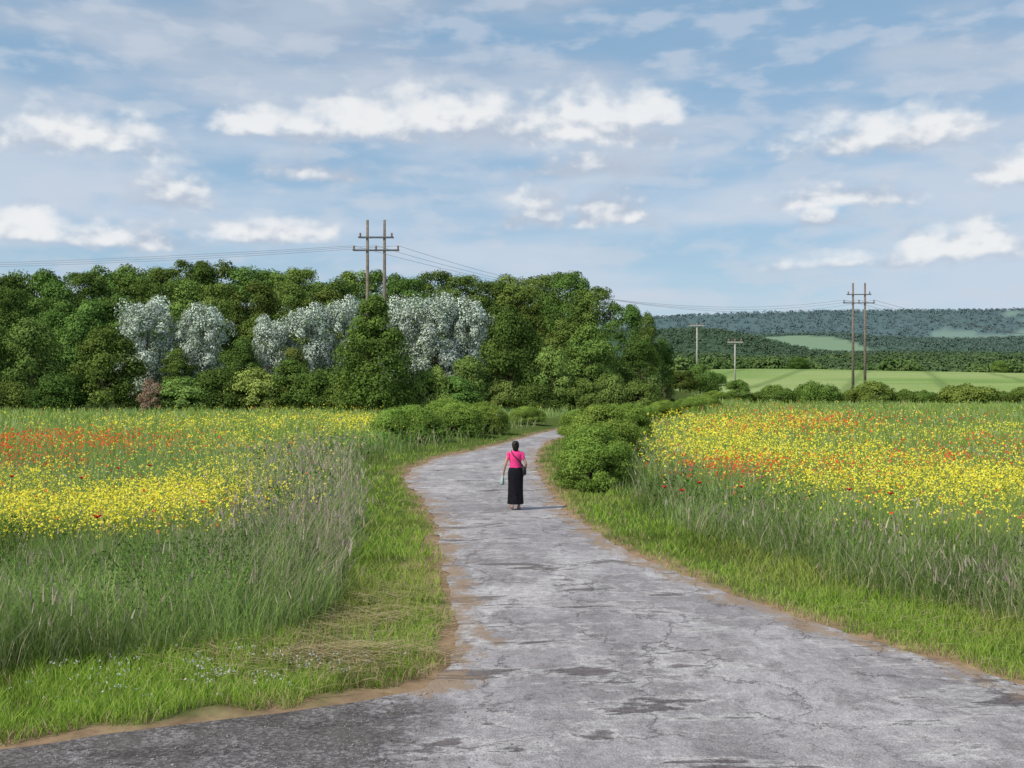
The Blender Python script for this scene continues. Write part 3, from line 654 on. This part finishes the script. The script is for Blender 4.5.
sp = J((0,.0,1.06),(.115,.09),pel); ch = J((0,.0,1.22),(.13,.10),sp); uc = J((0,-.01,1.34),(.10,.075),ch); nk = J((0,0,1.43),.047,uc)
hb = J((0,.012,1.485),(.060,.063),nk); hm = J((0,.02,1.55),(.074,.088),hb); htp = J((0,.01,1.61),(.056,.066),hm)
ns = J((0,.115,1.535),.013,hm)
for sx in (-1,1): J((sx*.084,.01,1.54),.014,hm)
def finger_chain(pts_, r):
    i = J(pts_[0], r); roots.append(i)
    for p in pts_[1:]: i = J(p, r*.92, i); r *= .92
hands = {}
for sx, el, wr in ((-1,(-.245,-.03,1.08),(-.285,.05,.87)),(1,(.25,-.05,1.09),(.24,.10,.90))):
    sh = J((sx*.155,-.01,1.345),.050,uc); e1 = J(el,.037,sh); w1 = J(wr,.025,e1)
    d_ = (Vector(wr)-Vector(el)).normalized(); pm = Vector(wr)+d_*.055; p1 = J(tuple(pm),(.018,.034),w1); p2 = J(tuple(pm+d_*.03),(.015,.034),p1); hands[sx] = pm+d_*.03
    for k,(o_,l) in enumerate(((.027,.068),(.009,.076),(-.009,.07),(-.026,.056))):
        b0 = pm+d_*.015+Vector((0,o_,0)); mid_ = b0+d_*l*.75; cur = Vector((-sx*.022,0,0))
        finger_chain([tuple(b0), tuple(mid_+cur*.3), tuple(mid_+d_*l*.35+cur)], .0085)
    tb = pm-d_*.02+Vector((0,.022,0)); finger_chain([tuple(tb), tuple(tb+Vector((-sx*.008,.035,-.02))), tuple(tb+Vector((-sx*.012,.045,-.055)))], .010)
for sx, kn, an, to in ((-1,(-.09,.03,.5),(-.085,-.12,.115),(-.09,.03,.03)),(1,(.095,.10,.5),(.09,.10,.085),(.10,.25,.028))):
    hp = J((sx*.09,.0,.86),.088,pel); k1 = J(kn,.056,hp); a1 = J(an,.034,k1); h1 = J((an[0],an[1]-.02,an[2]-.045),.033,a1); t1 = J(to,(.036,.022),h1)
me = bpy.data.meshes.new('body'); me.from_pydata([v[0] for v in vs], es, []); body = bpy.data.objects.new('body', me); me.materials.append(M['skin']); link(body, person)
sk = body.modifiers.new('Skin','SKIN'); sk.use_smooth_shade = True
sd = me.skin_vertices[0].data
for i,(p,r) in enumerate(vs): sd[i].radius = r; sd[i].use_root = i in roots
sub = body.modifiers.new('Sub','SUBSURF'); sub.levels = 2; sub.render_levels = 2
bm = bmesh.new()
loft(bm, [(0,0,.96,.155,.125),(0,0,1.0,.152,.122),(0,0,1.08,.138,.112),(0,0,1.16,.145,.120),(0,0,1.24,.155,.126),(0,-.005,1.32,.162,.113),(0,-.008,1.37,.150,.090),(0,-.005,1.405,.10,.068),(0,0,1.425,.07,.06)], 32, lambda a,z: .02*math.sin(5*a+z*22), (False,False))
for sx, el in ((-1,(-.245,-.03,1.08)),(1,(.25,-.05,1.09))):
    s0 = Vector((sx*.12,-.01,1.345)); e0 = Vector(el); tube_into(bm, [s0, Vector((sx*.160,-.01,1.33)), s0.lerp(e0,.35), s0.lerp(e0,.52)], [.058,.060,.056,.053], 16, False)
bmobj('top', bm, M['pink'], person, True)
bm = bmesh.new()
loft(bm, [(0,0,1.035,.135,.108),(0,0,.99,.162,.130),(0,-.005,.90,.186,.155),(0,0,.80,.188,.160),(0,.0,.6,.178,.165),(0,.0,.4,.178,.172),(0,.0,.25,.182,.18),(0,.0,.13,.188,.19)], 40, lambda a,z: (1.04-z)*.07*math.sin(7*a+2*z)+(1.04-z)*.03*math.sin(13*a), (False,False))
bmobj('skirt', bm, M['black'], person, True)
bm = bmesh.new()
loft(bm, [(0,-.06,1.39,.040,.018),(0,-.06,1.44,.062,.040),(0,-.03,1.49,.080,.078),(0,-.010,1.55,.088,.102),(0,-.005,1.60,.082,.095),(0,-.005,1.635,.060,.068),(0,-.01,1.655,.025,.03)], 26, lambda a,z: .03*math.sin(9*a+30*z)+.02*math.sin(17*a))
loft(bm, [(0,-.09,1.56,.015,.015),(0,-.105,1.575,.032,.03),(0,-.105,1.60,.036,.034),(0,-.10,1.625,.03,.03),(0,-.09,1.64,.012,.012)], 18, lambda a,z: .04*math.sin(7*a))
hr = bmobj('hair', bm, M['hair'], person, True)
for v in hr.data.vertices:
    if v.co.y > .045 and v.co.z < 1.60: v.co.y = .045
for sx in (-1,1):
    bm = bmesh.new(); bmesh.ops.create_uvsphere(bm, u_segments=12, v_segments=8, radius=.012); bmobj('eye', bm, M['eye'], person, True, (sx*.031,.099,1.555))
bm = bmesh.new(); bmesh.ops.create_uvsphere(bm, u_segments=12, v_segments=8, radius=.02); bmesh.ops.scale(bm, vec=(1,.35,.3), verts=bm.verts); bmobj('mouth', bm, M['lip'], person, True, (0,.082,1.487))
for sx, y_, x_, tilt in ((-1,-.045,-.088,-.25),(1,.17,.096,0)):
    bm = bmesh.new()
    loft(bm, [(0,0,0,.042,.125),(0,0,.012,.045,.13),(0,0,.018,.043,.126)], 20, lambda a,z: -.12*abs(math.sin(a))**3 if math.sin(a) < 0 else 0)
    tube_into(bm, [(-.042,.03,.012),(-.02,.035,.06),(.02,.035,.06),(.042,.03,.012)], [.009]*4, 8)
    o = bmobj('sandal', bm, M['sandal'], person, True, (x_, y_, .035 if tilt else 0)); o.rotation_euler = (tilt,0,0)
R4 = person.rotation_euler.z
def loc(p): return Vector((Xw+p[0]*math.cos(R4)-p[1]*math.sin(R4), Yw+p[0]*math.sin(R4)+p[1]*math.cos(R4), zr0+p[2]))
bag = empty('shoulder_bag', loc((.2,-.02,.84)), R4); tag(bag, 'small black bag on the right hip of the person, its strap crossing the pink top', 'bag')
bm = bmesh.new(); loft(bm, [(0,0,-.01,.05,.09),(0,0,.0,.06,.105),(0,0,.09,.062,.108),(0,0,.17,.05,.10),(0,0,.18,.04,.09)], 20); bmobj('bag_body', bm, M['leather'], bag, True)
bm = bmesh.new(); o_ = Vector((.2,-.02,.84))
tube_into(bm, [Vector(p)-o_ for p in ((.205,-.06,1.0),(.15,-.11,1.08),(.06,-.138,1.19),(-.04,-.128,1.29),(-.095,-.09,1.37),(-.10,-.01,1.405),(-.09,.07,1.37),(-.03,.115,1.28),(.07,.125,1.15),(.16,.09,1.04),(.2,.03,1.0))], [.014]*11, 6); bmobj('strap', bm, M['leather'], bag, True)
hp_ = hands[-1]; bun = empty('cloth_bundle', loc((hp_.x-.0, hp_.y+.0, hp_.z)), R4); tag(bun, 'pale green and white bundle hanging from the left hand of the person', 'bundle')
bm = bmesh.new(); loft(bm, [(0,0,.03,.025,.04),(0,0,0,.02,.035),(-.005,0,-.04,.032,.05),(-.015,.01,-.10,.05,.07),(-.018,.01,-.16,.052,.07),(-.018,.01,-.20,.04,.055),(-.012,.01,-.22,.015,.02)], 22, lambda a,z: .14*math.sin(6*a+z*14)); bmobj('folded_cloth', bm, M['pale'], bun, True)

# ---------------------------------------------------------------- single poppies near the verge
solid_green = solid('stem_green', (.14,.22,.07), .7); red_petal = solid('poppy_petal', (.75,.03,.02), .6, .2, 20)
def poppy(px, py, hgt, label, group=None):
    Y = (H0-.15-hgt)*F/(py-HOR); X = (px-512)/F*Y; zg = float(height(np.array([X]), np.array([Y]))[0])
    e = empty('poppy', (X,Y,zg), random.random()*6); tag(e, label, 'poppy', group)
    bm = bmesh.new(); tube_into(bm, [(0,0,0),(.02,0,hgt*.5),(0,.01,hgt)], [.005,.004,.004], 5); bmobj('stem', bm, solid_green, e, True)
    bm = bmesh.new()
    for k in range(4):
        a = k*PI/2; c = bm.verts.new((0,.01,hgt)); r = []
        for j in range(5):
            b = a+(j-2)*.42; rr = .055*(1 if 0<j<4 else .8); r.append(bm.verts.new((rr*math.cos(b), .01+rr*math.sin(b), hgt+.04+.008*(k%2)+.006*math.sin(j*2))))
        for j in range(4): bm.faces.new((c, r[j], r[j+1]))
    bmobj('petals', bm, red_petal, e, True)
    bm = bmesh.new(); bmesh.ops.create_uvsphere(bm, u_segments=8, v_segments=6, radius=.012); bmobj('seed_pod', bm, M['black'], e, True, (0,.01,hgt+.018))
poppy(98, 524, 1.2, 'single bright red poppy standing alone above the weeds at the left')
for p in ((82,482),(118,470),(12,480),(150,468),(665,483),(682,486),(700,481),(742,486),(890,498),(850,494)):
    poppy(p[0], p[1], 1.0, 'red poppy at the near edge of the flowering field', 'poppies at the near edge of the fields')

# ---------------------------------------------------------------- world
w = bpy.data.worlds.new('World'); sc.world = w; w.use_nodes = True; nt = w.node_tree; nt.nodes.clear(); L = nt.links.new
out = N(nt,'ShaderNodeOutputWorld')
sund = Vector((-.58,-.45,.78)).normalized(); el = math.asin(sund.z); az = math.atan2(sund.x, sund.y)
sky = N(nt,'ShaderNodeTexSky', sky_type='NISHITA'); sky.sun_disc = False; sky.sun_elevation = el; sky.sun_rotation = az % (2*PI); sky.air_density = 1; sky.dust_density = .6
skys = N(nt,'ShaderNodeVectorMath', operation='SCALE'); skys.inputs['Scale'].default_value = .12; L(sky.outputs[0], skys.inputs[0])
tc = N(nt,'ShaderNodeTexCoord'); sp_ = N(nt,'ShaderNodeSeparateXYZ'); L(tc.outputs['Generated'], sp_.inputs[0])
def MM(op, a, b=None, c=None):
    n = N(nt,'ShaderNodeMath', operation=op)
    for i,v in enumerate((a,b,c)):
        if v is None: continue
        if isinstance(v,(int,float)): n.inputs[i].default_value = v
        else: L(v, n.inputs[i])
    return n.outputs[0]
azn = MM('MULTIPLY', MM('ARCTAN2', sp_.outputs[0], sp_.outputs[1]), 180/PI); eln = MM('MULTIPLY', MM('ARCSINE', sp_.outputs[2]), 180/PI)
cmb = N(nt,'ShaderNodeCombineXYZ'); L(azn, cmb.inputs[0]); L(eln, cmb.inputs[1])
def mr(x, a, b, c=0, d=1):
    n = N(nt,'ShaderNodeMapRange'); n.interpolation_type = 'SMOOTHSTEP'
    for i,v in zip((1,2,3,4),(a,b,c,d)): n.inputs[i].default_value = v
    L(x, n.inputs[0]); return n.outputs[0]
def nz_(scx, scy, det, ro, off=(0,0), dist_=0):
    m = N(nt,'ShaderNodeMapping'); m.inputs['Scale'].default_value = (scx,scy,1); m.inputs['Location'].default_value = (off[0],off[1],0); L(cmb.outputs[0], m.inputs[0])
    n = N(nt,'ShaderNodeTexNoise'); n.noise_dimensions = '2D'; n.inputs['Scale'].default_value = 1; n.inputs['Detail'].default_value = det; n.inputs['Roughness'].default_value = ro; n.inputs['Distortion'].default_value = dist_
    L(m.outputs[0], n.inputs['Vector']); return n.outputs[0]
def mixc_(f, a, b):
    n = N(nt,'ShaderNodeMix', data_type='RGBA')
    if isinstance(f,(int,float)): n.inputs[0].default_value = f
    else: L(f, n.inputs[0])
    for s_, v in ((6,a),(7,b)):
        if isinstance(v, tuple): n.inputs[s_].default_value = (*v,1)
        else: L(v, n.inputs[s_])
    return n.outputs[2]
# x, y of the base centre, half width, height above base (measured on the photograph, turned into azimuth and elevation)
CL = [(256,134,36,32,1),(305,136,56,22,1),(370,134,66,36,1.05),(440,132,70,40,1.05),(490,118,32,26,.9),(590,136,76,42,1.05),(645,124,40,36,1),(600,174,84,28,.8),(875,148,78,30,1),(938,130,38,24,1.05),(535,220,27,28,1.1),(612,220,34,26,1.1),(172,202,34,28,1.05),(18,236,46,30,1.05),(275,240,56,22,1),(962,256,52,32,1),(325,180,68,24,.8),(822,224,28,16,.95),(840,204,70,26,.85),(80,148,88,42,.85),(125,246,84,26,.88),(1020,182,32,28,.95),(850,268,84,18,.75)]
m_ = None; sh_ = None
for (x,y,wd,hg,amp) in CL:
    a0 = math.degrees(math.atan((x-512)/F)); e0 = math.degrees(math.atan((HOR-y)/math.hypot(F,x-512)))
    s1 = N(nt,'ShaderNodeVectorMath', operation='SUBTRACT'); L(cmb.outputs[0], s1.inputs[0]); s1.inputs[1].default_value = (a0,e0,0)
    s2 = N(nt,'ShaderNodeVectorMath', operation='MULTIPLY'); L(s1.outputs[0], s2.inputs[0]); s2.inputs[1].default_value = (1/(wd/F*57.3*1.3), 1/(hg/F*57.3*1.2), 0)
    s3 = N(nt,'ShaderNodeVectorMath', operation='LENGTH'); L(s2.outputs[0], s3.inputs[0])
    sy = N(nt,'ShaderNodeSeparateXYZ'); L(s2.outputs[0], sy.inputs[0])
    under = MM('MULTIPLY_ADD', sy.outputs[1], -2.2, .5)
    v = MM('ADD', MM('SMOOTH_MAX', s3.outputs['Value'], under, .25), 1-amp)
    hy = MM('MULTIPLY', sy.outputs[1], MM('MAXIMUM', MM('SUBTRACT', 1.35, s3.outputs['Value']), 0))
    sh_ = hy if sh_ is None else MM('ADD', sh_, hy)
    m_ = v if m_ is None else MM('SMOOTH_MIN', m_, v, .25)
n1 = nz_(.62,.95,6,.46,(3,5)); n1b = nz_(.62,.95,3,.46,(3+.12,5-.36))
dens = MM('SUBTRACT', MM('ADD', .97, MM('MULTIPLY', MM('SUBTRACT', n1, .5), 1.15)), m_)
cum = mr(dens, -.15, .60, 0, .92)
shade = MM('ADD', MM('MULTIPLY', MM('SUBTRACT', n1, n1b), 1.1), .36)
shade = MM('ADD', shade, MM('MULTIPLY', sh_, .85))
shade = MM('ADD', shade, MM('MULTIPLY', MM('SUBTRACT', dens, .3), .2))
st1 = nz_(.05,.26,3,.5,(1,2)); st2 = nz_(.14,.55,4,.48,(7,1))
lay = MM('ADD', MM('MULTIPLY', st1, .7), MM('MULTIPLY', st2, .3))
strat = mr(lay, .37, .60, .12, .9)
strat = MM('MAXIMUM', strat, mr(eln, 0, 8, .72, 0))
stc = mixc_(mr(eln, 8, 20, 0, 1), (.57,.66,.78), (.37,.46,.59))
stc = mixc_(mr(st2, .4,.66,0,.35), stc, (.59,.66,.76))
base = mixc_(.55, skys.outputs[0], (.27,.48,.69))
c = mixc_(strat, base, stc)
lo = nz_(.30,.80,4,.50,(11,3)); lmask = MM('MULTIPLY', mr(lo,.46,.68,0,.5), mr(eln,1.5,4,0,1))
c = mixc_(lmask, c, (.59,.65,.74))
cc_ = mixc_(mr(shade,.12,.80), (.47,.54,.65), (.87,.88,.89))
c = mixc_(cum, c, cc_)
bg = N(nt,'ShaderNodeBackground'); L(c, bg.inputs[0]); bg.inputs[1].default_value = 1.0; L(bg.outputs[0], out.inputs[0])

sl = bpy.data.lights.new('sun','SUN'); sl.energy = 3.9; sl.angle = math.radians(2.0); sl.color = (1,.94,.83)
so = bpy.data.objects.new('sun', sl); so.rotation_euler = (-sund).to_track_quat('-Z','Y').to_euler(); link(so)
cam = bpy.data.cameras.new('camera'); cam.sensor_width = 36; cam.lens = F/1024*36; cam.clip_end = 20000; cam.clip_start = .1
cam.shift_y = (HOR-384)/1024
co = bpy.data.objects.new('camera', cam); co.location = (0,0,H0); co.rotation_euler = (PI/2,0,0); link(co); sc.camera = co
